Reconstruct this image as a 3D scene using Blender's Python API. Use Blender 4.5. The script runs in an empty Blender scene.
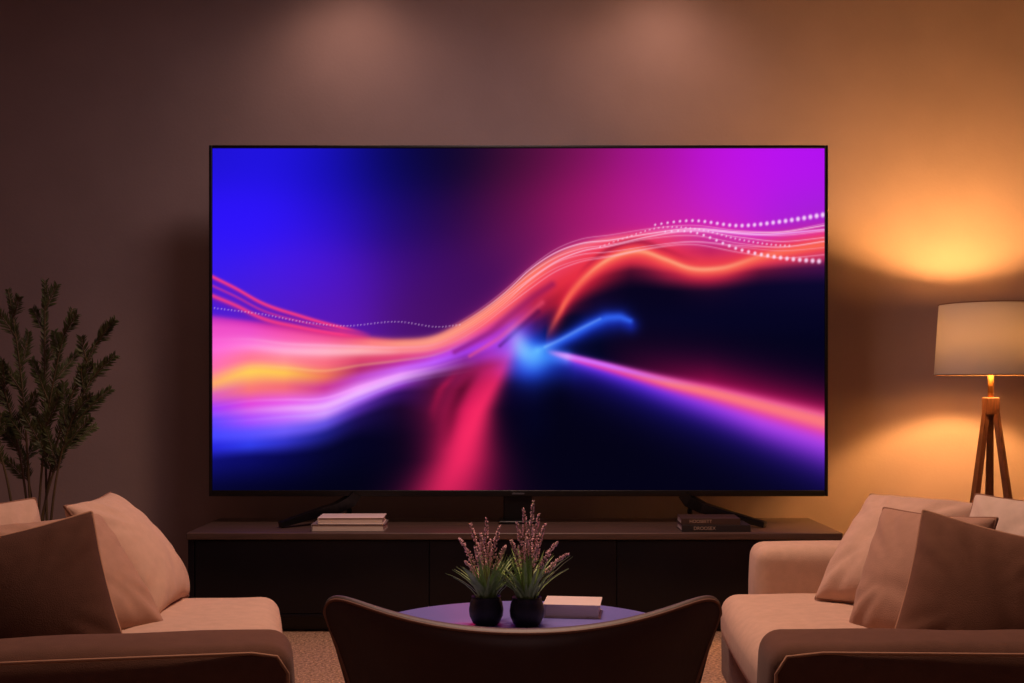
import bpy, bmesh, math, random
import numpy as np
from mathutils import Vector, Matrix
random.seed(7); np.random.seed(7)
scene = bpy.context.scene
scene.view_settings.view_transform = 'Standard'
scene.view_settings.look = 'None'
COL = scene.collection

def lin(c):
    out = []
    for v in c[:3]:
        v = v/255.0
        out.append(v/12.92 if v <= 0.04045 else ((v+0.055)/1.055)**2.4)
    return tuple(out)+(1.0,)

# ---------------- materials ----------------
def mat(name, rgb, rough=0.6, metal=0.0, bump=0.0, bscale=200.0, var=0.0, vscale=8.0, sheen=0.0, coat=0.0, spec=0.5, stretch=None, bdist=0.01):
    m = bpy.data.materials.new(name); m.use_nodes = True
    nt = m.node_tree; b = nt.nodes['Principled BSDF']
    b.inputs['Base Color'].default_value = lin(rgb)
    b.inputs['Roughness'].default_value = rough
    b.inputs['Metallic'].default_value = metal
    b.inputs['Specular IOR Level'].default_value = spec
    if sheen: b.inputs['Sheen Weight'].default_value = sheen
    if coat: b.inputs['Coat Weight'].default_value = coat
    tc = nt.nodes.new('ShaderNodeTexCoord')
    vec = tc.outputs['Object']
    if stretch:
        mp = nt.nodes.new('ShaderNodeMapping'); mp.inputs['Scale'].default_value = stretch
        nt.links.new(vec, mp.inputs['Vector']); vec = mp.outputs['Vector']
    if var:
        n = nt.nodes.new('ShaderNodeTexNoise'); n.inputs['Scale'].default_value = vscale; n.inputs['Detail'].default_value = 6
        nt.links.new(vec, n.inputs['Vector'])
        r = nt.nodes.new('ShaderNodeValToRGB')
        c = lin(rgb)
        r.color_ramp.elements[0].position = 0.3; r.color_ramp.elements[1].position = 0.7
        r.color_ramp.elements[0].color = tuple(x*(1-var) for x in c[:3])+(1,)
        r.color_ramp.elements[1].color = tuple(min(1, x*(1+var)) for x in c[:3])+(1,)
        nt.links.new(n.outputs['Fac'], r.inputs['Fac']); nt.links.new(r.outputs['Color'], b.inputs['Base Color'])
    if bump:
        n2 = nt.nodes.new('ShaderNodeTexNoise'); n2.inputs['Scale'].default_value = bscale; n2.inputs['Detail'].default_value = 3
        nt.links.new(vec, n2.inputs['Vector'])
        bp = nt.nodes.new('ShaderNodeBump'); bp.inputs['Strength'].default_value = bump; bp.inputs['Distance'].default_value = bdist
        nt.links.new(n2.outputs['Fac'], bp.inputs['Height']); nt.links.new(bp.outputs['Normal'], b.inputs['Normal'])
    return m

M_wall = mat('wall_plaster', (162,142,141), 0.9, bump=0.08, bscale=60, var=0.05, vscale=3, spec=0.1)
M_ceil = mat('ceiling_paint', (120,108,102), 0.9, bump=0.05, bscale=60, spec=0.1)
M_carpet = mat('carpet_pile', (182,148,124), 1.0, bump=1.0, bscale=110, var=0.6, vscale=80, spec=0.05, bdist=0.02)
M_sofa = mat('sofa_linen', (202,170,150), 0.95, bump=0.25, bscale=420, var=0.06, vscale=30, sheen=0.1, spec=0.15)
M_arm = mat('arm_linen_shaded', (108,76,62), 0.95, bump=0.25, bscale=420, var=0.08, vscale=30, sheen=0.1, spec=0.15)  # sofa linen darkened so the near arms read as shaded
M_pil = mat('cushion_linen', (204,170,150), 0.95, bump=0.3, bscale=380, var=0.06, vscale=25, sheen=0.1, spec=0.15)
M_pilm = mat('cushion_linen_medium', (176,138,118), 0.95, bump=0.3, bscale=380, var=0.06, vscale=25, sheen=0.1, spec=0.15)
M_pil2 = mat('cushion_linen_shaded', (116,82,66), 0.95, bump=0.3, bscale=380, var=0.08, vscale=25, spec=0.15)  # shadow on the near right cushion put into its linen colour
M_pil3 = mat('cushion_linen_deep_shade', (84,57,47), 0.95, bump=0.3, bscale=380, var=0.08, vscale=25, spec=0.15)  # near left cushion's shadow put into the linen colour, darker still
M_pale = mat('cushion_linen_pale', (214,192,176), 0.95, bump=0.3, bscale=380, var=0.05, vscale=25, spec=0.15)
M_pip = mat('piping_cord', (140,104,86), 0.8, spec=0.2)
M_pip2 = mat('piping_cord_highlight', (182,140,114), 0.8, spec=0.2)  # lighter cord paints the lit rims of near cushions and arms
M_chair = mat('armchair_leather', (78,51,41), 0.5, bump=0.06, bscale=60, var=0.15, vscale=9, sheen=0.15, spec=0.45)
M_chairpip = mat('armchair_piping_highlight', (150,106,84), 0.6, spec=0.3)  # cord lightened to paint the warm highlight along the back's rim
M_cons = mat('console_lacquer', (13,13,20), 0.3, var=0.15, vscale=5, spec=0.3)
M_constop = mat('console_top_veneer', (78,61,56), 0.4, var=0.25, vscale=6, stretch=(1,14,14), spec=0.4)
M_black = mat('black_plastic', (10,9,11), 0.4, bump=0.02)
M_blackm = mat('black_metal', (7,7,9), 0.35, bump=0.02)
M_dark = mat('dark_leg_wood', (38,28,24), 0.5, var=0.2, vscale=12)
M_wood = mat('lamp_walnut', (96,58,38), 0.5, var=0.3, vscale=20, stretch=(6,6,1))
M_brass = mat('lamp_brass', (170,120,70), 0.35, metal=0.9, bump=0.02)
M_table = mat('table_lacquer', (134,134,222), 0.28, var=0.05, vscale=4, coat=0.3, spec=0.6)  # purple reflection of the screen put into the lacquer colour
M_pot = mat('pot_black_glaze', (24,22,32), 0.5, bump=0.05, bscale=40, spec=0.4)
M_bigpot = mat('pot_grey_ceramic', (70,62,60), 0.6, var=0.15, bump=0.1, bscale=50)
M_soil = mat('soil', (38,26,20), 1.0, bump=0.8, bscale=90, var=0.4, vscale=60)
M_fern = mat('fern_leaf', (72,80,42), 0.6, var=0.35, vscale=9)
M_stem = mat('fern_stem', (84,70,44), 0.7, var=0.2)
M_grass = mat('lavender_leaf', (122,152,84), 0.55, var=0.3, vscale=25)
M_lav = mat('lavender_blossom', (230,188,196), 0.8, var=0.2, vscale=60)
M_lstem = mat('lavender_stem', (130,128,90), 0.6, var=0.2)
M_paper = mat('paper_edges', (205,190,180), 0.9, var=0.12, vscale=30, stretch=(1,1,40))
M_cgrey = mat('book_cover_grey', (120,108,108), 0.6, var=0.08)
M_cwhite = mat('book_cover_white', (215,200,195), 0.5, var=0.05)
M_cdark = mat('book_cover_dark', (36,29,31), 0.55, var=0.1)
M_cbrown = mat('book_cover_brown', (58,40,35), 0.55, var=0.1)
M_ink = mat('spine_print', (165,142,128), 0.6, var=0.03)
M_base = mat('baseboard_paint', (120,104,98), 0.6, bump=0.02)

def emis(name, rgb, s):
    m = bpy.data.materials.new(name); m.use_nodes = True; nt = m.node_tree; nt.nodes.clear()
    e = nt.nodes.new('ShaderNodeEmission'); e.inputs[0].default_value = lin(rgb); e.inputs[1].default_value = s
    o = nt.nodes.new('ShaderNodeOutputMaterial'); nt.links.new(e.outputs[0], o.inputs[0]); return m
M_bulb = emis('bulb_glow', (255,190,110), 12)

M_shade = bpy.data.materials.new('shade_fabric'); M_shade.use_nodes = True
nt = M_shade.node_tree; nt.nodes.clear()
d_ = nt.nodes.new('ShaderNodeBsdfDiffuse'); t_ = nt.nodes.new('ShaderNodeBsdfTranslucent'); mx = nt.nodes.new('ShaderNodeMixShader')
d_.inputs[0].default_value = lin((200,188,176)); t_.inputs[0].default_value = lin((205,198,186)); mx.inputs[0].default_value = 0.13
nz = nt.nodes.new('ShaderNodeTexNoise'); nz.inputs['Scale'].default_value = 300
bp = nt.nodes.new('ShaderNodeBump'); bp.inputs['Strength'].default_value = 0.2
nt.links.new(nz.outputs['Fac'], bp.inputs['Height']); nt.links.new(bp.outputs[0], d_.inputs['Normal'])
o_ = nt.nodes.new('ShaderNodeOutputMaterial')
nt.links.new(d_.outputs[0], mx.inputs[1]); nt.links.new(t_.outputs[0], mx.inputs[2]); nt.links.new(mx.outputs[0], o_.inputs[0])

# ---------------- mesh helpers ----------------
def mk(name, verts, faces, material, parent=None, loc=(0,0,0), smooth=True):
    me = bpy.data.meshes.new(name)
    me.from_pydata([tuple(v) for v in verts], [], faces)
    me.update()
    bm = bmesh.new(); bm.from_mesh(me); bmesh.ops.recalc_face_normals(bm, faces=bm.faces[:]); bm.to_mesh(me); bm.free()
    if smooth:
        me.polygons.foreach_set('use_smooth', [True]*len(me.polygons))
    me.materials.append(material)
    ob = bpy.data.objects.new(name, me); COL.objects.link(ob)
    ob.location = loc
    if parent is not None: ob.parent = parent
    return ob

def empty(name, loc, label, category, rot=0.0, group=None):
    e = bpy.data.objects.new(name, None); e.empty_display_size = 0.1
    COL.objects.link(e); e.location = loc; e.rotation_euler = (0,0,rot)
    tag(e, label, category, group); return e
def tag(o, label, category, group=None):
    o['label'] = label; o['category'] = category
    if group: o['group'] = group

def join(parts):
    V=[];F=[]
    for v,f in parts:
        n=len(V); V+=list(v); F+=[tuple(i+n for i in q) for q in f]
    return V,F

def softbox(x0,x1,y0,y1,z0,z1,r=0.03,n=14,puff=(0,0,0),wr=0.0):
    """rounded box with optional pillowing of the faces"""
    h = [(x1-x0)/2,(y1-y0)/2,(z1-z0)/2]; c=[(x1+x0)/2,(y1+y0)/2,(z1+z0)/2]
    r = min(r, *(k*0.98 for k in h))
    def axis(hh):
        a=[-hh+r*(1-math.cos(math.pi/2*i/5)) for i in range(6)]
        m=[-hh+r+(2*hh-2*r)*i/n for i in range(1,n)]
        b=[-q for q in a[::-1]]
        return a+m+b
    A=[axis(k) for k in h]
    idx={}; V=[]; F=[]
    def vid(i,j,k):
        key=(i,j,k)
        if key in idx: return idx[key]
        p=[A[0][i],A[1][j],A[2][k]]
        q=[max(-(h[a]-r),min(h[a]-r,p[a])) for a in range(3)]
        d=[p[a]-q[a] for a in range(3)]; L=math.sqrt(sum(t*t for t in d))
        if L>1e-9: p=[q[a]+d[a]/L*r for a in range(3)]
        s=[p[a]/h[a] for a in range(3)]
        for a in range(3):
            o=[b for b in range(3) if b!=a]
            p[a]+=puff[a]*s[a]*(1-s[o[0]]**2)*(1-s[o[1]]**2)
        if wr:
            w=wr*(math.sin(p[0]*17+p[1]*9)+math.sin(p[1]*23-p[0]*6+p[2]*11))
            p[2]+=w*(s[2]>0.5)*(1-s[0]**2)
        idx[key]=len(V); V.append((p[0]+c[0],p[1]+c[1],p[2]+c[2])); return idx[key]
    N=[len(a)-1 for a in A]
    for a in range(3):
        b,cc=[q for q in range(3) if q!=a]
        for side in (0,N[a]):
            for i in range(N[b]):
                for j in range(N[cc]):
                    quad=[]
                    for (u,v) in ((i,j),(i+1,j),(i+1,j+1),(i,j+1)):
                        k=[0,0,0]; k[a]=side;k[b]=u;k[cc]=v
                        quad.append(vid(*k))
                    F.append(tuple(quad))
    return V,F

def box(x0,x1,y0,y1,z0,z1,r=0.004):
    return softbox(x0,x1,y0,y1,z0,z1,r,n=1)

def tube(pts, rad, seg=8, closed=False, caps=True):
    P=[Vector(p) for p in pts]; n=len(P); V=[];F=[]
    R = rad if callable(rad) else (lambda t: rad)
    up=None
    for i,p in enumerate(P):
        if closed: t=(P[(i+1)%n]-P[i-1])
        else: t=P[min(i+1,n-1)]-P[max(i-1,0)]
        if t.length<1e-9: t=Vector((0,0,1))
        t.normalize()
        if up is None:
            up=Vector((0,0,1)) if abs(t.z)<0.9 else Vector((1,0,0))
        s=t.cross(up)
        if s.length<1e-6: s=t.cross(Vector((1,0.3,0)))
        s.normalize(); up=s.cross(t).normalized()
        rr=R(i/max(1,n-1))
        for k in range(seg):
            a=2*math.pi*k/seg
            V.append(p+s*math.cos(a)*rr+up*math.sin(a)*rr)
    m=n if closed else n-1
    for i in range(m):
        for k in range(seg):
            a=i*seg+k; b=i*seg+(k+1)%seg; j=(i+1)%n
            F.append((a,b,j*seg+(k+1)%seg,j*seg+k))
    if caps and not closed:
        F.append(tuple(range(seg))[::-1]); F.append(tuple((n-1)*seg+k for k in range(seg)))
    return V,F

def lathe(profile, seg=48, c=(0,0,0)):
    V=[];F=[]
    for (r,z) in profile:
        for k in range(seg):
            a=2*math.pi*k/seg; V.append((c[0]+r*math.cos(a),c[1]+r*math.sin(a),c[2]+z))
    n=len(profile)
    for i in range(n-1):
        for k in range(seg):
            F.append((i*seg+k,i*seg+(k+1)%seg,(i+1)*seg+(k+1)%seg,(i+1)*seg+k))
    if profile[0][0]>1e-4: F.append(tuple(range(seg))[::-1])
    if profile[-1][0]>1e-4: F.append(tuple((n-1)*seg+k for k in range(seg)))
    return V,F

# ---------------- room ----------------
def struct(name, x0,x1,y0,y1,z0,z1, m):
    V,F=box(x0,x1,y0,y1,z0,z1,0.001); o=mk(name,V,F,m,smooth=False); o['kind']='structure'; return o
struct('floor',-3.6,3.6,-1.8,6.2,-0.1,0.0,M_carpet)
struct('wall_back',-3.6,3.6,6.1,6.25,0.0,3.4,M_wall)
struct('wall_left',-3.7,-3.5,-1.8,6.1,0.0,3.4,M_wall)
struct('wall_right',3.5,3.7,-1.8,6.1,0.0,3.4,M_wall)
struct('wall_front',-3.5,3.5,-1.9,-1.7,0.0,3.4,M_wall)
struct('ceiling',-3.7,3.7,-1.9,6.25,3.4,3.5,M_ceil)
struct('baseboard_back',-3.5,3.5,6.085,6.1,0.0,0.09,M_base)

# ---------------- console ----------------
con = empty('tv_console',(0.01,5.25,0),'long low dark media console with brown top below the television','tv console')
xl,xr=-1.492,1.495
mk('console_top',*softbox(xl,xr,0,0.60,0.425,0.457,0.006,n=1),M_constop,con)
mk('cabinet_body',*join([box(xl+0.005,xl+0.035,0.012,0.59,0.085,0.425),box(xr-0.035,xr-0.005,0.012,0.59,0.085,0.425),
    box(xl+0.036,xr-0.036,0.03,0.59,0.085,0.424),box(xl+0.005,xr-0.005,0.008,0.03,0.07,0.088),]),M_cons,con)
xs=[xl+0.038,-0.387,0.467,xr-0.038]
for i in range(3):
    d=mk('cabinet_door',*softbox(xs[i]+0.0015,xs[i+1]-0.0015,0.008,0.026,0.0895,0.4225,0.003,n=1),M_cons,con)
mk('plinth',*box(xl+0.08,xr-0.08,0.06,0.55,0.0,0.084),M_black,con)

# ---------------- television ----------------
tv = empty('television',(0.03,5.60,0.457),'huge flat television with abstract glowing neon wave picture','television')
TX0,TX1,TZ0,TZ1=-1.47,1.533,0.590,2.293
SX0,SX1,SZ0,SZ1=-1.455,1.518,0.619,2.279
ox,oy,oz=0.03,5.60,0.457
parts=[box(TX0-ox,TX1-ox,0.024,0.06,TZ0-oz,TZ1-oz,0.004),
       box(TX0-ox,SX0-ox,0.0,0.024,TZ0-oz,TZ1-oz,0.003), box(SX1-ox,TX1-ox,0.0,0.024,TZ0-oz,TZ1-oz,0.003),
       box(SX0-ox,SX1-ox,0.0,0.024,SZ1-oz,TZ1-oz,0.003), box(SX0-ox,SX1-ox,0.0,0.024,TZ0-oz,SZ0-oz,0.003),
       softbox(-0.75,0.75,0.06,0.11,0.25,1.2,0.02,n=1)]
mk('casing',*join(parts),M_black,tv)
mk('logo_badge',*box(-0.03,0.03,-0.002,0.0,TZ0-oz+0.009,TZ0-oz+0.017,0.0005),mat('badge_grey',(70,70,80),0.4),tv)

# ---- screen picture (vertex painted) ----
def screen_picture(NX,NY):
    x = np.linspace(213,824,NX)[None,:].repeat(NY,0); y = np.linspace(149,490,NY)[:,None].repeat(NX,1)
    def rbf(anch, sx=26, sy=12):
        num=np.zeros((NY,NX,3)); den=np.full((NY,NX,1),1e-12)
        for a in anch:
            ax,ay,r,g,b = a[:5]
            w=np.exp(-((x-ax)/sx)**2-((y-ay)/sy)**2)[...,None]+1e-9/(((x-ax)**2+(y-ay)**2)[...,None]+50)
            num+=w*np.array([r,g,b],float); den+=w
        return num/den
    def herm(xs,ys,xi):
        xs=np.array(xs,float); ys=np.array(ys,float); m=np.gradient(ys,xs)
        k=np.clip(np.searchsorted(xs,xi)-1,0,len(xs)-2)
        h=xs[k+1]-xs[k]; t=np.clip((xi-xs[k])/h,0,1)
        return (2*t**3-3*t**2+1)*ys[k]+(t**3-2*t**2+t)*h*m[k]+(-2*t**3+3*t**2)*ys[k+1]+(t**3-t**2)*h*m[k+1]
    def crv(pts): return herm([p[0] for p in pts],[p[1] for p in pts],x[0])[None,:]
    sig=lambda v: 1/(1+np.exp(-np.clip(v,-40,40)))
    up=rbf([(213,160,30,18,210),(213,215,44,18,250),(213,270,52,26,245),(270,160,34,20,230),(270,215,46,20,254),(300,270,70,24,235),
            (330,170,22,16,185),(340,220,44,16,205),(350,280,80,20,190),(330,320,96,24,180),(250,305,80,30,205),
            (390,170,8,8,86),(400,220,28,10,105),(410,270,60,12,120),(420,315,76,18,110),
            (450,165,12,6,40),(460,220,40,9,64),(470,270,60,12,88),(460,300,72,14,90),
            (520,165,60,14,48),(520,210,96,16,70),(520,250,110,22,90),
            (580,165,120,18,84),(580,205,170,22,104),(590,235,160,24,110),
            (650,165,165,18,150),(640,200,196,26,140),(660,220,200,34,180),
            (720,165,190,16,225),(720,200,198,30,215),(780,165,190,18,245),(824,160,174,16,240),(800,200,176,28,225),(824,225,150,36,210)],52,36)
    D=[(6,5,34),(4,4,28),(4,3,26),(4,3,24),(4,3,22),(4,3,22)]
    dk=[320,345,375,410,450,490]
    def dark(c6): return c6+[(yy,)+d for yy,d in zip(dk,D)]
    cols=[(213,[(316,200,50,190),(329,240,80,200),(347,255,100,215),(366,255,110,180),(384,255,170,110),(397,220,90,200),(409,160,60,255),(422,100,70,255),(436,70,70,255),(447,40,40,220),(462,14,14,110),(490,6,6,50)]),
    (250,[(321,220,50,180),(331,240,80,200),(345,255,120,215),(358,255,120,150),(372,255,205,90),(389,250,120,120),(404,225,70,220),(420,170,80,255),(434,90,80,255),(445,50,60,235),(458,12,12,100),(490,4,4,40)]),
    (285,[(326,230,60,160),(336,250,90,180),(349,255,150,205),(360,255,140,150),(373,255,195,85),(387,245,110,120),(403,230,90,235),(417,200,110,255),(431,110,90,250),(442,50,50,200),(457,8,8,75),(490,3,3,32)]),
    (325,[(332,240,70,140),(339,255,100,160),(350,255,165,190),(363,250,110,130),(376,240,120,90),(388,205,60,150),(401,225,120,250),(413,215,150,255),(424,100,80,225),(435,30,30,130),(452,6,6,46),(490,3,3,24)]),
    (360,[(336,255,90,110),(342,255,120,130),(350,255,160,160),(360,220,70,110),(369,180,46,110),(378,195,75,200),(389,245,160,255),(399,180,110,250),(409,80,40,160),(420,26,14,80),(440,5,4,35),(490,3,3,22)]),
    (400,[(339,255,130,110),(344,255,150,130),(350,250,110,110),(357,225,70,125),(363,190,50,170),(369,205,100,240),(376,225,140,250),(384,150,60,210),(394,40,14,90),(410,12,5,38),(445,6,3,26),(490,6,3,24)]),
    (435,[(335,255,150,130),(341,255,155,135),(347,250,110,120),(352,225,80,160),(357,190,70,225),(362,190,90,250),(368,150,60,200),(377,60,16,70),(392,20,5,34),(420,8,3,26),(455,8,3,26),(490,8,3,26)]),
    (465,[(320,255,130,110),(327,255,145,120),(334,250,110,120),(340,240,95,160),(346,190,60,220),(352,160,60,230),(360,110,30,140),(372,50,10,50),(390,20,5,30),(420,8,3,26),(455,8,3,26),(490,8,3,26)]),
    (490,[(304,255,130,110),(312,255,130,105),(320,255,100,110),(328,230,70,150),(336,190,60,210),(344,165,55,240),(354,120,40,180),(367,50,12,60),(385,20,5,34),(420,8,3,26),(455,8,3,26),(490,8,3,26)]),
    (512,[(286,255,120,100),(295,255,120,100),(305,250,90,105),(316,215,60,130),(326,160,45,190),(336,110,50,235),(348,70,50,220),(364,36,20,110),(385,10,5,44),(420,6,3,28),(455,5,3,25),(490,5,3,24)]),
    (535,[(267,255,130,110),(276,255,110,100),(286,245,70,90),(298,215,45,75),(312,150,24,70),(326,60,16,90),(342,18,20,110),(362,12,14,80),(385,8,8,50),(415,4,4,32),(450,4,3,24),(490,4,3,22)]),
    (560,dark([(252,255,120,120),(260,245,90,105),(270,235,60,90),(284,225,45,66),(300,170,26,50),(314,60,10,40)])),
    (595,dark([(240,255,120,140),(248,240,70,105),(257,240,60,80),(268,235,60,70),(282,140,20,46),(300,20,6,36)])),
    (630,dark([(234,255,120,150),(242,240,70,115),(250,250,80,85),(261,190,40,66),(272,60,10,40),(290,8,4,30)])),
    (670,dark([(228,240,90,170),(240,225,60,120),(252,230,55,90),(264,240,80,85),(275,130,24,60),(292,8,4,30)])),
    (710,dark([(228,225,70,190),(240,200,45,150),(252,190,36,100),(264,225,70,85),(276,150,24,66),(292,14,6,36)])),
    (760,dark([(234,220,60,200),(243,210,55,170),(252,225,70,130),(261,220,66,100),(272,60,12,50),(288,10,6,40)])),
    (824,dark([(230,235,70,210),(238,235,75,180),(246,240,100,120),(256,190,56,110),(268,60,14,70),(286,12,8,44)]))]
    cx=[c[0] for c in cols]
    Y=np.stack([herm(cx,[c[1][k][0] for c in cols],x[0]) for k in range(12)])
    C=np.stack([[np.clip(np.interp(x[0],cx,[c[1][k][1+ch] for c in cols]),0,255) for ch in range(3)] for k in range(12)])
    low=np.zeros((NY,NX,3))
    yy=y[:,0]
    for i in range(NX):
        k=np.clip(np.searchsorted(Y[:,i],yy)-1,0,10)
        t=np.clip((yy-Y[k,i])/np.maximum(Y[k+1,i]-Y[k,i],0.5),0,1); t=t*t*(3-2*t)*0.6+t*0.4
        low[:,i,:]=C[k,:,i]*(1-t)[:,None]+C[k+1,:,i]*t[:,None]
    for _ in range(5): low[:,1:-1]=(low[:,:-2]+2*low[:,1:-1]+low[:,2:])/4
    wt=Y[0][None,:]
    m=sig((y-wt)/1.3)[...,None]
    c=up*(1-m)+low*m
    g=np.exp(-np.clip(wt-y,0,None)/9)*(y<wt)*np.clip((x-430)/80,0,1)*0.35
    c=c*(1-g[...,None])+np.array([230,50,120])*g[...,None]
    def add(col, a): 
        nonlocal c
        a=np.clip(a,0,1)[...,None]; c=c*(1-a)+np.array(col,float)*a
    def screenb(col,a):
        nonlocal c
        a=np.clip(a,0,1)[...,None]; c=255-(255-c)*(255-np.array(col,float)*a)/255
    # crimson plume falling from the centre
    py_=[325,340,356,372,390,410,435,460,490]
    pc=np.interp(yy,py_,[518,513,506,499,489,478,468,460,446])[:,None]
    for _ in range(30): pc[1:-1]=(pc[:-2]+2*pc[1:-1]+pc[2:])/4
    wl=np.interp(yy,py_,[10,20,32,44,50,46,36,32,36])[:,None]; wr=np.interp(yy,py_,[8,10,11,11,12,15,24,34,48])[:,None]
    dx=x-pc
    a=np.where(dx<0,np.exp(-np.abs(dx/wl)**1.8),np.exp(-np.abs(dx/wr)**1.9))*np.interp(yy,py_,[0,0.35,0.6,0.8,0.9,1,1,0.95,0.8])[:,None]*sig((y-Y[4][None,:]-4)/6)
    screenb((240,28,78),a)
    a2=np.exp(-((dx-1)/(wr*0.5+4))**2)*np.interp(yy,[365,385,430,490],[0,0.35,0.6,0.4])[:,None]; add((255,58,104),a2*0.6)
    a3=np.exp(-((x-(pc-wl*0.5-2))/(7.0))**2)*np.interp(yy,[368,390,425,450],[0,0.65,0.3,0])[:,None]; add((70,6,36),a3)
    a4=np.exp(-((x-(pc-wl*0.95-1))/(5.0))**2)*np.interp(yy,[368,384,405,425],[0,0.5,0.3,0])[:,None]; add((200,24,80),a4)
    # second ribbon
    r2=crv([(540,345),(552,326),(568,298),(590,274),(615,258),(640,253),(665,261),(690,270),(720,270),(760,258),(824,244)])
    d=(y-r2); k=np.clip((x-545)/18,0,1)
    add((232,38,68),np.exp(-np.where(d>0,d/12,-d/15)**1.7)*k*0.85)
    add((255,115,85),np.exp(-(d/6.0)**2)*k*0.75)
    add((255,185,140),np.exp(-((d+1.5)/2.4)**2)*np.clip((x-575)/30,0,1)*np.clip((790-x)/80,0,1)*0.6)
    add((110,8,50),np.exp(-((d+11)/3.2)**2)*np.clip((x-575)/30,0,1)*np.clip((700-x)/60,0,1)*0.45)
    # beam
    beam=crv([(213,300),(520,344),(545,350),(600,363),(660,378),(720,391),(770,403),(824,416)])
    db=y-beam; kx=np.clip((x-545)/30,0,1); wid=np.maximum(3,4+(x-545)*0.08)
    screenb((160,10,55),np.exp(-(np.clip(-db,0,None)/26)**1.6)*np.clip((x-600)/110,0,1)*(db<0)*0.9)
    screenb((110,40,255),np.exp(-(np.clip(db-wid*0.5,0,None)/(wid*1.1))**1.6)*sig((db+1)/1.5)*kx*0.95)
    screenb((30,20,150),np.exp(-(np.clip(db-wid,0,None)/np.maximum(4,18+(x-545)*0.11))**1.5)*(db>0)*kx*0.7)
    screenb((170,40,170),np.exp(-(np.clip(db-wid*0.8,0,None)/(wid*1.0))**2)*sig(db)*np.clip((x-640)/120,0,1)*0.7)
    add((235,50,150),np.exp(-np.abs((db-wid*0.3)/(wid*0.55))**2.4)*kx*0.85)
    add((255,130,120),np.exp(-np.abs((db-wid*0.22)/(wid*0.36))**2.2)*np.clip((x-590)/80,0,1)*0.85)
    add((210,110,255),np.exp(-((db-1)/(2.8))**2)*np.clip((x-548)/20,0,1)*np.clip((700-x)/90,0,1)*0.9)
    def blob(cx,cy,sx,sy,col,k=1.0,rot=0,e=2.0):
        ca,sa=math.cos(rot),math.sin(rot); u=(x-cx)*ca+(y-cy)*sa; v=-(x-cx)*sa+(y-cy)*ca
        screenb(col,np.exp(-np.abs(u/sx)**e-np.abs(v/sy)**e)*k)
    def stroke(pts,w,col,k=1.0,soft=2.0,mode=0):
        best=np.full((NY,NX),1e9)
        P=np.array(pts,float)
        t=np.linspace(0,len(P)-1,110); X=np.interp(t,range(len(P)),P[:,0]); Yq=np.interp(t,range(len(P)),P[:,1])
        for s in range(14):
            X[1:-1]=(X[:-2]+X[1:-1]*2+X[2:])/4; Yq[1:-1]=(Yq[:-2]+Yq[1:-1]*2+Yq[2:])/4
        W=np.interp(t/(len(P)-1),np.linspace(0,1,len(w)),w)
        for a,b,q in zip(X,Yq,W):
            dd=((x-a)**2+(y-b)**2)/(q*q); best=np.minimum(best,dd)
        (add if mode else screenb)(col,np.exp(-best**(soft/2))*k)
    # dark and bright folds under the crest
    stroke([(455,352),(490,333),(515,312),(535,296),(552,285)],[3,4,5,5,4],(120,14,90),0.5,2.0,1)
    stroke([(470,356),(500,338),(522,320),(542,303)],[2,3,3.5,3],(255,90,120),0.45,2.0,1)
    stroke([(500,346),(520,328),(538,312)],[2,3,3],(70,8,70),0.5,2.0,1)
    # soft cyan-blue fold with curl
    blob(527,356,20,24,(22,70,245),0.95,-0.25,2.2)
    blob(520,344,9,15,(70,130,255),0.75,-0.3,2.0)
    blob(533,360,12,12,(50,100,255),0.6)
    stroke([(528,352),(545,356),(565,358)],[10,10,7],(34,96,255),0.85,2.0)
    blob(548,366,36,16,(16,40,160),0.7)
    stroke([(535,352),(556,345),(574,336),(590,327),(606,321),(620,320),(630,325)],[6,8,9,11,12,11,8],(16,40,175),0.8,1.8)
    stroke([(538,350),(556,343),(574,334),(590,325),(606,318),(620,317),(630,321)],[4,4.5,5,5,5,4.5,3],(36,84,250),0.8,1.8)
    stroke([(545,347),(560,340),(580,329),(600,319)],[1.6,1.8,1.8,1.4],(120,160,255),0.35,2.0)
    # left red ribbons
    for off,wd,kk in ((0,2.0,0.9),(9,1.5,0.5),(19,2.4,0.85)):
        rc=crv([(213,277+off),(235,288+off*0.9),(262,303+off*0.8),(300,316+off*0.6),(335,326+off*0.4),(365,333+off*0.2),(824,340)])
        dd=y-rc; f=np.clip((372-x)/30,0,1)
        add((190,20,120),np.exp(-(np.clip(dd,0,None)/7)**1.4)*(dd>0)*f*0.35*kk)
        add((255,60,130),np.exp(-(dd/wd)**2)*f*kk)
    for kf,wd,al,col in ((1.6,1.6,0.35,(255,190,230)),(2.2,3.2,0.35,(255,210,225)),(3.6,1.6,0.3,(255,220,130)),(5.8,1.6,0.4,(255,170,255)),(6.4,4.0,0.55,(248,205,255)),(7.0,1.6,0.25,(200,170,255))):
        k0=int(kf); rc=(Y[k0]*(1-(kf-k0))+Y[k0+1]*(kf-k0))[None,:]
        f=np.clip((x-215)/90,0.15,1)*np.clip((480-x)/90,0,1)
        add(col,np.exp(-((y-rc)/wd)**2)*f*al)
    # bright crest filaments
    base=[(400,341),(430,337),(455,327),(480,312),(505,293),(530,272),(555,255),(580,245),(610,240),(650,232),(690,227),(740,232),(780,234),(824,228)]
    for j,(o1,o2,al,wd) in enumerate([(0,0,0.8,0.8),(2.5,4,0.5,0.7),(5,8,0.55,0.7),(7.5,12,0.4,0.7),(-3,-3,0.35,0.7),(10,16,0.45,0.7),(12.5,20,0.3,0.7),(15,25,0.4,0.8)]):
        pts=[(px,py+o1+(o2-o1)*max(0,min(1,(px-560)/260))+2.2*math.sin(px*0.021+j*1.3)*(px>520)) for px,py in base]
        rc=crv([(213,352)]+pts); f=np.clip((x-440)/80,0,1)
        add((255,195,225),np.exp(-((y-rc)/wd)**2)*f*al)
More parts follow.
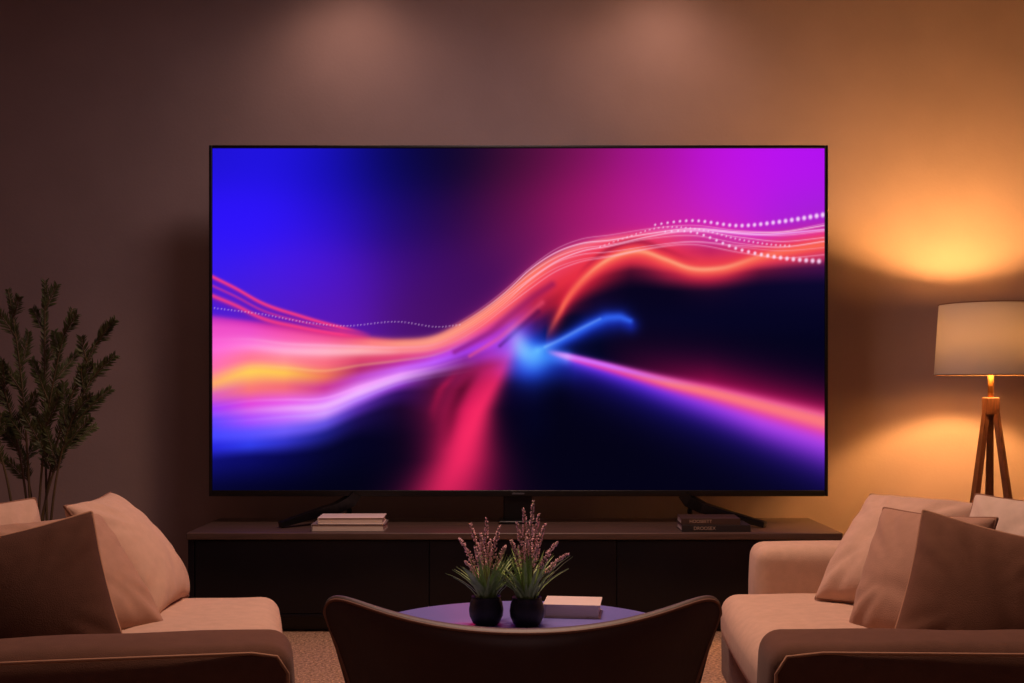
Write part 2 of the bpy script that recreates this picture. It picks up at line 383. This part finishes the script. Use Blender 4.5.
    def dots(pts,step,r0,r1,al,xa,xb):
        rc=crv(pts)[0]; X=np.arange(xa,xb,step)
        for q in X:
            yq=np.interp(q,x[0],rc); t=(q-xa)/(xb-xa); r=r0+(r1-r0)*t
            i0=max(0,int((q-5-213)/611*(NX-1))); i1=min(NX,int((q+6-213)/611*(NX-1))+1)
            sub=np.exp(-(((x[:,i0:i1]-q)/r)**2+((y[:,i0:i1]-yq)/(r*1.15))**2)**1.5)[...,None]*al
            c[:,i0:i1]=c[:,i0:i1]*(1-sub)+np.array([255,225,255])*sub
    dots([(213,300),(560,252),(600,238),(650,226),(690,221),(740,226),(780,222),(824,215)],6.2,1.0,2.3,0.9,655,824)
    dots([(213,300),(560,262),(640,236),(690,232),(740,250),(780,258),(824,262)],6.4,0.8,2.2,0.9,665,824)
    dots([(213,300),(560,262),(620,240),(660,228),(700,230),(740,240),(790,246),(824,243)],4.5,0.7,1.0,0.7,600,790)
    dots([(213,308),(260,314),(310,323),(340,326),(400,322),(440,327),(460,325),(824,325)],3.4,0.7,0.7,0.55,215,462)
    rc=crv([(213,300),(640,236),(700,231),(760,235),(824,230)]); add((255,200,255),np.exp(-((y-rc)/1.0)**2)*np.clip((x-660)/60,0,1)*0.7)
    return np.clip(np.nan_to_num(c),0,255)
NX,NY=612,342
pic=screen_picture(NX,NY)/255.0
picl=np.where(pic<=0.04045,pic/12.92,((pic+0.055)/1.055)**2.4)
gx=np.linspace(SX0-ox,SX1-ox,NX); gz=np.linspace(SZ1-oz,SZ0-oz,NY)
co=np.zeros((NY,NX,3)); co[...,0]=gx[None,:]; co[...,1]=0.012; co[...,2]=gz[:,None]
me=bpy.data.meshes.new('screen')
ii=np.arange(NX*NY).reshape(NY,NX)
q=np.stack([ii[1:,:-1],ii[1:,1:],ii[:-1,1:],ii[:-1,:-1]],-1).reshape(-1,4)
me.vertices.add(NX*NY); me.vertices.foreach_set('co',co.ravel())
me.loops.add(q.size); me.loops.foreach_set('vertex_index',q.ravel())
me.polygons.add(len(q)); me.polygons.foreach_set('loop_start',np.arange(0,q.size,4)); 
me.update(calc_edges=True)
at=me.color_attributes.new('picture','FLOAT_COLOR','POINT')
rgba=np.ones((NY,NX,4)); rgba[...,:3]=picl; at.data.foreach_set('color',rgba.ravel())
M_scr=bpy.data.materials.new('screen_glow'); M_scr.use_nodes=True; nt=M_scr.node_tree; nt.nodes.clear()
va=nt.nodes.new('ShaderNodeVertexColor'); va.layer_name='picture'; em=nt.nodes.new('ShaderNodeEmission'); em.inputs[1].default_value=1.0
oo=nt.nodes.new('ShaderNodeOutputMaterial'); nt.links.new(va.outputs[0],em.inputs[0]); nt.links.new(em.outputs[0],oo.inputs[0])
me.materials.append(M_scr)
so=bpy.data.objects.new('screen',me); COL.objects.link(so); so.parent=tv

# stand
def blade(x_in,x_out,name='stand_foot'):
    s=1 if x_out>x_in else -1
    P=[(x_in-s*0.035,5.63,0.60),(x_in-s*0.01,5.62,0.565),(x_in+s*0.05,5.60,0.535),(x_in+s*0.16,5.54,0.508),(x_out,5.43,0.473)]
    V=[];F=[]
    wd=[0.09,0.085,0.065,0.05,0.034]; hh=[0.03,0.036,0.032,0.025,0.017]
    for i,p in enumerate(P):
        p=Vector(p)-Vector((ox,oy,oz))
        t=(Vector(P[min(i+1,4)])-Vector(P[max(i-1,0)])).normalized()
        sd=t.cross(Vector((0,0,1))).normalized(); u=sd.cross(t).normalized()
        for a,b in ((-1,-1),(1,-1),(1,1),(-1,1)):
            V.append(p+sd*wd[i]*a*0.5+u*hh[i]*b*0.75)
    for i in range(4):
        for k in range(4): F.append((i*4+k,i*4+(k+1)%4,(i+1)*4+(k+1)%4,(i+1)*4+k))
    F+= [(3,2,1,0),(16,17,18,19)]
    V3,F3=tube([(x_in-ox,0.04,0.09),(x_in-ox,0.09,0.05),(x_in-ox+s*0.02,0.14,0.014)],0.013,8)
    ob=mk(name,*join([(V,F),(V3,F3)]),M_blackm,tv,smooth=False)
blade(-0.80,-1.09); blade(0.875,1.19)
mk('pedestal',*join([softbox(-0.072,0.072,0.02,0.10,0.0,0.20,0.012,n=1),softbox(-0.095,0.095,-0.03,0.16,0.0,0.016,0.006,n=1)]),M_blackm,tv)

# ---------------- books ----------------
def book(name,w,d,h,loc,rot,cover,label,group,spine_front=False,text=None):
    t=0.003
    parts=[softbox(-w/2,w/2,-d/2,d/2,0,t,0.0014,n=1),softbox(-w/2,w/2,-d/2,d/2,h-t,h,0.0014,n=1)]
    if spine_front: parts.append(softbox(-w/2,w/2,-d/2-0.002,-d/2+t,0,h,0.0014,n=1))
    else: parts.append(softbox(-w/2-0.002,-w/2+t,-d/2,d/2,0,h,0.0014,n=1))
    ob=mk(name,*join(parts),cover,smooth=False); ob.location=loc; ob.rotation_euler=(0,0,rot)
    tag(ob,label,'book',group)
    mk('page_block',*softbox(-w/2+0.004,w/2-0.006,-d/2+0.004,d/2-0.005,t,h-t,0.001,n=1),M_paper,ob,smooth=False)
    if text:
        cu=bpy.data.curves.new('spine_text','FONT'); cu.body=text; cu.size=h*0.68; cu.extrude=0.0005; cu.align_x='CENTER'; cu.align_y='CENTER'
        tmp=bpy.data.objects.new('tmp',cu); COL.objects.link(tmp)
        bpy.context.view_layer.update()
        dg=bpy.context.evaluated_depsgraph_get(); m2=bpy.data.meshes.new_from_object(tmp.evaluated_get(dg))
        bpy.data.objects.remove(tmp)
        m2.materials.clear(); m2.materials.append(M_ink); m2.name='spine_text'
        to=bpy.data.objects.new('spine_text',m2); COL.objects.link(to); to.parent=ob
        to.location=(-w*0.17,-d/2-0.0028,h/2); to.rotation_euler=(math.pi/2,0,0)
    return ob
G1='books on the console by the television'
zt=0.457
book('book',0.335,0.185,0.034,(-0.752,5.385,zt),0.0,M_cgrey,'grey hardcover book at bottom of console stack',G1)
book('book',0.30,0.175,0.030,(-0.742,5.385,zt+0.034),0.03,M_cwhite,'pale hardcover book on top of console stack',G1)
book('book',0.315,0.175,0.032,(0.935,5.375,zt),0.0,M_cdark,'dark hardcover book with printed spine, lower',G1,True,'DROOSEX')
book('book',0.27,0.165,0.030,(0.912,5.375,zt+0.032),-0.02,M_cbrown,'dark brown book with printed spine, upper',G1,True,'HOOSEETT')
# ---------------- coffee table ----------------
tb=empty('coffee_table',(0.025,3.17,0),'round lacquered coffee table on pedestal, purple screen reflection painted into its colour','coffee table')
mk('tabletop',*lathe([(0.0,0.42),(0.44,0.42),(0.465,0.425),(0.47,0.435),(0.467,0.446),(0.458,0.45),(0.0,0.45)],96),M_table,tb)
mk('pedestal_base',*lathe([(0.0,0.0),(0.27,0.0),(0.275,0.01),(0.26,0.022),(0.08,0.035),(0.05,0.08),(0.045,0.3),(0.07,0.4),(0.12,0.42),(0.0,0.42)],48),M_dark,tb)
bk=book('book',0.165,0.135,0.040,(0.182,3.42,0.45),-0.12,M_cwhite,'thick pale hardcover book lying on the coffee table','book on the coffee table')
del bk['group']

# ---------------- lavender pots ----------------
def lavender(loc,label,spikes,seed,nblade=60):
    rnd=random.Random(seed)
    e=empty('potted_lavender',loc,label,'potted plant',group='potted flowers on the coffee table')
    prof=[(0.0,0.0),(0.030,0.0),(0.038,0.006),(0.047,0.025),(0.049,0.042),(0.046,0.062),(0.041,0.074),(0.042,0.080),(0.039,0.081),(0.036,0.073),(0.0,0.072)]
    mk('pot',*lathe(prof,40),M_pot,e)
    mk('soil',*lathe([(0.0,0.0735),(0.036,0.0725),(0.036,0.0722)],20),M_soil,e)
    parts=[]
    for i in range(nblade):
        a=rnd.uniform(0,2*math.pi); ln=rnd.uniform(0.07,0.165); out=rnd.uniform(0.12,1.0); w=rnd.uniform(0.004,0.0075)
        dr=Vector((math.cos(a),math.sin(a),0)); sd=Vector((-math.sin(a),math.cos(a),0)); p0=Vector((0,0,0.07))+dr*rnd.uniform(0.005,0.028)
        V=[];F=[]
        for k in range(6):
            t=k/5; p=p0+dr*ln*out*(t**1.3)+Vector((0,0,ln*(t-0.3*out*t*t))); ww=w*(1-t**2)*(0.7+0.6*t)+0.0002
            V+=[p-sd*ww,p+Vector((0,0,-0.001))+dr*0.001,p+sd*ww]
        for k in range(5):
            F+=[(k*3,k*3+1,k*3+4,k*3+3),(k*3+1,k*3+2,k*3+5,k*3+4)]
        parts.append((V,F))
    f=mk('foliage',*join(parts),M_grass,e); f['kind']='stuff'
    for (dx,dy,h) in spikes:
        base=Vector((dx*0.15,dy*0.15,0.07)); tip=Vector((dx,dy,h))
        pts=[]
        for k in range(9):
            t=k/8; p=base.lerp(tip,t)+Vector((dx*0.25*(t*t-t),0,0.02*math.sin(t*math.pi))); pts.append(p)
        s=mk('flower_stem',*tube(pts,0.0016,5),M_lstem,e)
        parts=[]
        n=18
        for k in range(n):
            t=0.45+0.55*k/(n-1); i=min(7,int(t*8)); p=pts[i].lerp(pts[i+1],t*8-i)
            rr=0.0095*(1-0.7*((t-0.45)/0.55)**1.5)
            for j in range(4):
                a=rnd.uniform(0,2*math.pi); q=p+Vector((math.cos(a)*rr*0.75,math.sin(a)*rr*0.75,rnd.uniform(-.003,.003)))
                r=rnd.uniform(0.0018,0.0035)*(1-0.3*(t-0.5)); u=Vector((math.cos(a),math.sin(a),1.2)).normalized(); s1=u.cross(Vector((0,0,1))).normalized(); s2=u.cross(s1)
                V=[q-u*r*1.2,q+s1*r,q+s2*r,q-s1*r,q-s2*r,q+u*r*1.8]
                F=[(0,1,2),(0,2,3),(0,3,4),(0,4,1),(5,2,1),(5,3,2),(5,4,3),(5,1,4)]
                parts.append((V,F))
        mk('flower_spike',*join(parts),M_lav,s,smooth=False)
lavender((-0.073,3.27,0.45),'small dark round pot of pink lavender and green blades',[(-0.075,0.0,0.24),(-0.045,0.02,0.28),(-0.015,-0.01,0.255),(0.012,0.01,0.235),(0.038,0.02,0.275),(-0.06,-0.02,0.18),(0.0,0.03,0.295),(0.055,0.0,0.22),(-0.03,-0.03,0.22)],3,70)
lavender((0.042,3.255,0.45),'small dark round pot of taller pink lavender',[(0.018,0.0,0.35),(-0.028,0.01,0.29),(0.0,-0.02,0.25),(0.052,0.01,0.285),(0.085,-0.01,0.235),(0.115,0.0,0.20),(0.035,0.03,0.31),(-0.045,0.0,0.24),(-0.008,0.03,0.325),(0.03,-0.03,0.23)],5,70)

# ---------------- big plant ----------------
pl=empty('potted_fern',(-2.15,5.2,0),'tall leafy dark green plant with feathery stems in a floor pot','potted plant')
mk('pot',*lathe([(0,0),(0.13,0),(0.145,0.01),(0.19,0.36),(0.195,0.39),(0.18,0.395),(0.172,0.36),(0,0.36)],48),M_bigpot,pl)
mk('soil',*lathe([(0,0.365),(0.171,0.362),(0.171,0.3605)],30),M_soil,pl)
rnd=random.Random(11)
leafparts=[]; stemparts=[]
def leaf(p,dr,L,w,nrm):
    dr=dr.normalized(); s=dr.cross(nrm)
    if s.length<1e-4: s=Vector((1,0,0))
    s.normalize(); n=s.cross(dr)
    V=[p,p+dr*L*0.35+s*w+n*w*0.3,p+dr*L*0.4,p+dr*L*0.35-s*w+n*w*0.3,p+dr*L*0.72+s*w*0.7,p+dr*L*0.72-s*w*0.7,p+dr*L-n*w*0.4,p+dr*L*0.72-n*w*0.15]
    F=[(0,1,2),(0,2,3),(1,4,7,2),(2,7,5,3),(4,6,7),(7,6,5)]
    leafparts.append((V,F))
def branch(p0,p1,bend,r,twigs,t0=0.3):
    pts=[]; n=22; mid=(p0+p1)/2+bend
    for k in range(n+1):
        t=k/n; pts.append(p0*(1-t)**2+mid*2*t*(1-t)+p1*t*t)
    stemparts.append(tube(pts,lambda t:r*(1-0.75*t)+0.0008,5))
    L=(p1-p0).length
    nl=int(L*(1-t0)*(135 if twigs==0 else 95))
    for k in range(nl):
        t=t0+(1-t0)*k/nl; i=min(n-1,int(t*n)); p=pts[i].lerp(pts[i+1],t*n-i); tg=(pts[i+1]-pts[i]).normalized()
        for s in (-1,1):
            sd=tg.cross(Vector((rnd.uniform(-.3,.3),-1,rnd.uniform(-.3,.3)))).normalized()*s
            d=tg*0.85+sd*rnd.uniform(0.65,0.9)+Vector((0,rnd.uniform(-.2,.2),0))
            leaf(p,d,rnd.uniform(0.036,0.060)*(1.15-0.65*t),rnd.uniform(0.0028,0.0045),Vector((rnd.uniform(-.4,.4),-1,rnd.uniform(0,.8))).normalized())
    for j in range(twigs):
        t=0.34+0.58*(j+0.5)/twigs; i=int(t*n); tg=(pts[i+1]-pts[i]).normalized()
        s=1 if j%2 else -1
        q=pts[i]+tg*rnd.uniform(.10,.16)*(1.25-t*0.5)+Vector((s*rnd.uniform(.06,.10)*(1.3-t*.7),rnd.uniform(-.07,.07),rnd.uniform(-.02,.03)))
        branch(pts[i],q,Vector((s*0.01,0,0.02)),r*0.45,0,0.08)
tips=[(-2.27,5.2,1.56),(-2.11,5.22,1.60),(-1.96,5.15,1.47),(-1.80,5.2,1.42),(-1.79,5.1,1.24),(-1.87,5.25,1.08),(-2.42,5.2,1.42),(-2.46,5.12,1.18),(-2.34,5.3,0.98)]
for (a,b,c_) in tips:
    p1=Vector((a+2.15,b-5.2,c_)); p0=Vector((rnd.uniform(-.05,.05)+p1.x*0.1,rnd.uniform(-.05,.05),0.36))
    branch(p0,p1,Vector((-p1.x*0.32,0,0.16)),0.006,6 if c_>1.2 else 4,0.42)
mk('stems',*join(stemparts),M_stem,pl)
f=mk('foliage',*join(leafparts),M_fern,pl); f['kind']='stuff'

# ---------------- floor lamp ----------------
lp=empty('floor_lamp',(2.305,5.56,0),'lit tripod floor lamp with taupe drum shade and wooden legs','floor lamp')
Rb,Rt,zb,ztp=0.258,0.236,1.178,1.518
V,F=lathe([(Rb,zb),(Rt,ztp),(Rt-0.004,ztp),(Rb-0.004,zb),(Rb,zb)],72); F=F[:4*72]
mk('lamp_shade',V,F,M_shade,lp)
for R,z in ((Rb,zb),(Rt,ztp)):
    mk('shade_trim',*tube([(R*math.cos(a),R*math.sin(a),z) for a in [2*math.pi*i/64 for i in range(64)]],0.003,6,closed=True),M_pip,lp)
mk('shade_spider',*join([tube([(0,0,1.24),(0.12*math.cos(a),0.12*math.sin(a),1.235),((Rb-0.008)*math.cos(a),(Rb-0.008)*math.sin(a),1.20)],0.002,5) for a in (0.4,2.5,4.6)]),M_brass,lp)
mk('pole',*tube([(0,0,1.02),(0,0,1.24)],0.014,16),M_brass,lp)
mk('hub',*softbox(-0.032,0.032,-0.032,0.032,0.985,1.07,0.006,n=1),M_wood,lp)
mk('socket',*lathe([(0,1.24),(0.02,1.24),(0.022,1.27),(0,1.27)],20),M_brass,lp)
mk('bulb',*lathe([(0.012,1.27),(0.016,1.28),(0.030,1.305),(0.033,1.325),(0.027,1.345),(0.012,1.356),(0.0,1.358)],24),M_bulb,lp)
for k in range(3):
    a=math.radians(-90+120*k+42)
    dr=Vector((math.cos(a),math.sin(a),0)); sd=Vector((-math.sin(a),math.cos(a),0))
    V=[];F=[]
    for i,(t,w,th) in enumerate([(0,.014,.012),(0.5,.020,.013),(1,.020,.012)]):
        p=dr*(0.024+0.145*t)+Vector((0,0,1.01*(1-t)))
        for u,v in ((-1,-1),(1,-1),(1,1),(-1,1)): V.append(p+sd*w*u+dr*th*v)
    for i in range(2):
        for q_ in range(4): F.append((i*4+q_,i*4+(q_+1)%4,(i+1)*4+(q_+1)%4,(i+1)*4+q_))
    F+=[(3,2,1,0),(8,9,10,11)]
    mk('leg',V,F,M_wood,lp,smooth=False)

# ---------------- sofas ----------------
def sofa(loc,rot,side,label,L,far_arm):
    e=empty('sofa',loc,label,'sofa',rot)
    def SB(x0,x1,y0,y1,z0,z1,**k):
        a,b=(x0*side,x1*side); return softbox(min(a,b),max(a,b),min(y0,y1),max(y0,y1),z0,z1,**k)
    def X(pts): return [(p[0]*side,p[1],p[2]) for p in pts]
    ax=-0.035 if side<0 else -0.06
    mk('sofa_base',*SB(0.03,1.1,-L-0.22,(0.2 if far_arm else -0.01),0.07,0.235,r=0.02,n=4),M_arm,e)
    mk('seat_cushion',*SB(0.0,0.9,-L,0.0,0.235,0.4125,r=0.06,n=18,puff=(0.016,0.008,0.018),wr=0.002),M_sofa,e)
    mk('backrest',*SB(0.91,1.12,-L,(0.0),0.235,0.64,r=0.07,n=10,puff=(0.01,0,0.01)),M_sofa,e)
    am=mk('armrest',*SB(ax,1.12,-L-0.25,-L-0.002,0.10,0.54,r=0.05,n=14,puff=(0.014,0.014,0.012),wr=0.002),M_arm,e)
    mk('arm_piping',*join([tube(X([(ax+0.012,-L-0.236,0.11),(ax+0.003,-L-0.244,0.25),(ax+0.006,-L-0.240,0.48),(ax+0.03,-L-0.238,0.518),(0.05,-L-0.240,0.528),(0.5,-L-0.250,0.532),(1.1,-L-0.236,0.528)]),0.004,6)]),M_pip2,e)
    if far_arm:
        mk('armrest',*SB(0.135,1.12,0.002,0.22,0.20,0.562,r=0.045,n=12,puff=(0.014,0.012,0.012)),M_sofa,e)
    for (a,b) in ((0.1,-0.08 if not far_arm else 0.12),(1.03,-0.08 if not far_arm else 0.12),(0.1,-L-0.15),(1.03,-L-0.15)):
        V,F=lathe([(0.018,0.0),(0.028,0.075)],16,(a*side,b,0)); mk('leg',V,F,M_dark,e)
    return e
sofa((-0.80,3.97,0),math.radians(11),-1,'beige linen sofa with open far end and piled cushions',1.17,False)
sofa((0.72,4.01,0),math.radians(-3),1,'beige linen sofa with two padded arms beside the lamp',1.19,True)

# ---------------- cushions ----------------
def cushion(c,u,v,size,T,m,label,seed,pipm=None,group='throw cushions on the sofas'):
    u=Vector(u).normalized(); v=Vector(v); v=(v-u*v.dot(u)).normalized(); n=u.cross(v)
    rnd=random.Random(seed); ph=[rnd.uniform(0,6.28) for _ in range(8)]
    N=44; h=size/2; V=[];F=[]
    def outline(s,t):
        k=0.08
        f=1-0.03*(abs(s*t))**5
        return s*f*(1-k*(1-abs(t)**2.2)*(s*s))*h*1.05, t*f*(1-k*(1-abs(s)**2.2)*(t*t))*h*1.05
    def P(s,t,sg):
        a,b=outline(s,t)
        e=max(0.0,(1-s**2)*(1-t**2))
        th=T/2*(e**0.44)*(1.04+0.05*math.sin(3.1*s+ph[0])*math.sin(2.7*t+ph[1])-0.12*t)
        ang=math.atan2(t,s)
        for q in range(4):
            ca=math.pi/4+q*math.pi/2; dd=math.atan2(math.sin(ang-ca),math.cos(ang-ca))
            th+=0.010*math.cos(dd*16+ph[q])*math.exp(-(dd/0.45)**2)*(min(1,math.hypot(s,t))**2)*e**0.4
        w=s*math.cos(ph[5])+t*math.sin(ph[5]); th-=0.007*math.exp(-((w-0.25)/0.12)**2)*e**0.7
        b-=0.04*e*h
        return Vector((a,b,sg*th))
    ax=[math.sin(math.pi/2*(-1+2*i/N)) for i in range(N+1)]
    idx={}
    for sg in (1,-1):
        for i in range(N+1):
            for j in range(N+1):
                edge=i in(0,N) or j in (0,N)
                if edge and sg==-1: idx[(i,j,-1)]=idx[(i,j,1)]; continue
                idx[(i,j,sg)]=len(V); V.append(P(ax[i],ax[j],sg))
        for i in range(N):
            for j in range(N):
                qd=(idx[(i,j,sg)],idx[(i+1,j,sg)],idx[(i+1,j+1,sg)],idx[(i,j+1,sg)])
                F.append(qd if sg>0 else qd[::-1])
    ob=mk('throw_cushion',V,F,m); 
    R=Matrix((u,v,n)).transposed().to_4x4(); R.translation=Vector(c); ob.matrix_world=R
    tag(ob,label,'cushion',group)
    pts=[]
    for i in range(N): pts.append(P(ax[i],-1,0))
    for i in range(N): pts.append(P(1,ax[i],0))
    for i in range(N,0,-1): pts.append(P(ax[i],1,0))
    for i in range(N,0,-1): pts.append(P(-1,ax[i],0))
    mk('piping',*tube(pts,0.0048,6,closed=True),pipm or M_pip,ob)
    return ob
cushion((1.245,3.70,0.590),(.6,-.8,0),(.54,.405,.738),0.43,0.21,M_pil,'beige linen cushion leaning in the sofa corner',1)
cushion((1.165,3.30,0.575),(.5,-.86,0.02),(.34,.2,.9),0.39,0.17,M_pilm,'beige linen cushion leaning between two others',2,M_pip)
cushion((1.225,2.97,0.55),(.84,-.50,-.18),(.34,.17,.92),0.42,0.23,M_pil2,'linen cushion beside the near arm, shade painted into its colour',3,M_pip2)
cushion((1.47,3.36,0.615),(.55,-.83,0),(.35,.25,.9),0.38,0.14,M_pale,'pale cream cushion behind the other cushions',4)
cushion((-1.23,3.72,0.585),(-.03,1,0),(-.6,0,.8),0.43,0.19,M_pil,'beige linen cushion leaning against the sofa back',5)
cushion((-1.262,3.32,0.57),(.5,.86,0),(-.57,.35,.74),0.42,0.17,M_pilm,'beige linen cushion leaning between two others',6,M_pip)
cushion((-1.245,2.96,0.55),(.84,.50,.18),(-.42,.17,.88),0.42,0.23,M_pil3,'linen cushion beside the near arm, deep shade painted into its colour',7,M_pip2)
cushion((-1.52,3.38,0.60),(.55,.83,0),(-.35,.25,.9),0.38,0.14,M_pil,'beige cushion behind the other cushions',8)

# ---------------- armchair ----------------
ac=empty('armchair',(0.019,1.95,0),'dark brown armchair with curved flaring back, seen from behind','armchair')
def backrest():
    NU=72; V=[];F=[]; T=0.12
    zb=0.26; ws=[0,.12,.25,.38,.5,.62,.72,.80,.86,.90]
    for i in range(NU+1):
        th=math.pi*(i/NU-0.5); u=math.sin(th)
        au=abs(u)
        ztop=0.722+0.044*au**2.2
        e=max(0.0,1-au**16)**0.5
        ztop-= 0.04*(1-e)
        tt=T*(0.3+0.7*math.sqrt(max(0,1-au**6)))
        def pt(w,off):
            hw=0.240+0.115*w**1.6
            z=zb+(ztop-zb)*w
            y=0.15*u*u*(0.7+0.3*w)-0.05*w-0.055*math.sin(min(1,w)*math.pi)**0.8*(1-u*u)*(off<1e-6)
            return Vector((hw*u, y+off, z))
        row=[pt(w,0) for w in ws]
        y88=row[-1].y
        for k in range(1,9):
            b=math.pi*k/9; w=0.90+0.10*math.sin(b)**0.9; p=pt(w,1e-3); p.y=y88+(tt*0.6)*(0.5-0.5*math.cos(b)); row.append(p)
        for w in ws[::-1][1:]:
            p=pt(w,1e-3); p.y=p.y+tt*0.9; row.append(p)
        V+=row; n=len(row)
    for i in range(NU):
        for k in range(n): F.append((i*n+k,i*n+(k+1)%n,(i+1)*n+(k+1)%n,(i+1)*n+k))
    F.append(tuple(range(n))[::-1]); F.append(tuple(NU*n+k for k in range(n)))
    rim=[V[i*n+12] for i in range(NU+1)]
    side=[V[k] for k in range(0,9)]+rim+[V[NU*n+k] for k in range(8,-1,-1)]
    return V,F,side
V,F,side=backrest()
mk('backrest',V,F,M_chair,ac)
mk('back_piping',*tube(side,0.003,6),M_chairpip,ac)
mk('seat_cushion',*softbox(-0.25,0.25,0.10,0.58,0.30,0.42,r=0.045,n=10,puff=(0.008,0.01,0.014)),M_chair,ac)
mk('seat_frame',*softbox(-0.25,0.25,0.03,0.58,0.19,0.30,r=0.02,n=4),M_chair,ac)
for s in (-1,1):
    a,b=sorted((s*0.255,s*0.315)); mk('armrest',*softbox(a,b,0.14,0.56,0.19,0.56,r=0.028,n=8,puff=(0.006,0.006,0.006)),M_chair,ac)
for a,b in ((-.21,.06),(.21,.06),(-.21,.53),(.21,.53)):
    V,F=tube([(a,b,0.195),(a*1.1,b,0.0)],lambda t:0.018-0.007*t,12); mk('leg',V,F,M_dark,ac)

# ---------------- lights ----------------
def light(name,kind,loc,energy,rgb,target=None,**kw):
    l=bpy.data.lights.new(name,kind); l.energy=energy; l.color=lin(rgb)[:3]
    for k,v in kw.items(): setattr(l,k,v)
    o=bpy.data.objects.new(name,l); COL.objects.link(o); o.location=loc
    if target is not None:
        o.rotation_euler=(Vector(target)-Vector(loc)).to_track_quat('-Z','Y').to_euler()
    return o
light('lamp_bulb_light','POINT',(2.305,5.56,1.365),140,(255,182,98),shadow_soft_size=0.05)
light('ceiling_light','AREA',(-0.1,4.1,3.36),29,(255,216,214),(-0.1,4.3,0),shape='DISK',size=1.0)
light('seating_light','AREA',(0.15,3.8,3.36),32,(255,198,158),(0.15,3.6,0),shape='DISK',size=0.4,spread=math.radians(130))
light('added_fill_light','AREA',(0.0,0.3,3.36),9,(255,205,205),(0.0,3.5,1.0),shape='DISK',size=1.2)  # unseen soft fill added above the camera to lift the shadows
for xx in (-0.85,0.78):
    light('downlight','SPOT',(xx,5.70,3.37),21,(255,198,168),(xx,6.02,2.4),spot_size=math.radians(130),spot_blend=1.0,shadow_soft_size=0.22)
w=bpy.data.worlds.new('world'); scene.world=w; w.use_nodes=True
w.node_tree.nodes['Background'].inputs[0].default_value=(0.05,0.04,0.06,1); w.node_tree.nodes['Background'].inputs[1].default_value=0.3

# ---------------- camera ----------------
cd=bpy.data.cameras.new('camera'); cam=bpy.data.objects.new('camera',cd); COL.objects.link(cam)
cam.location=(0,0,1.125); cam.rotation_euler=(math.pi/2,0,0)
cd.sensor_width=36; cd.lens=36*1155/1024; cd.shift_y=(386-341.5)/1024
cd.clip_start=0.05
scene.camera=cam
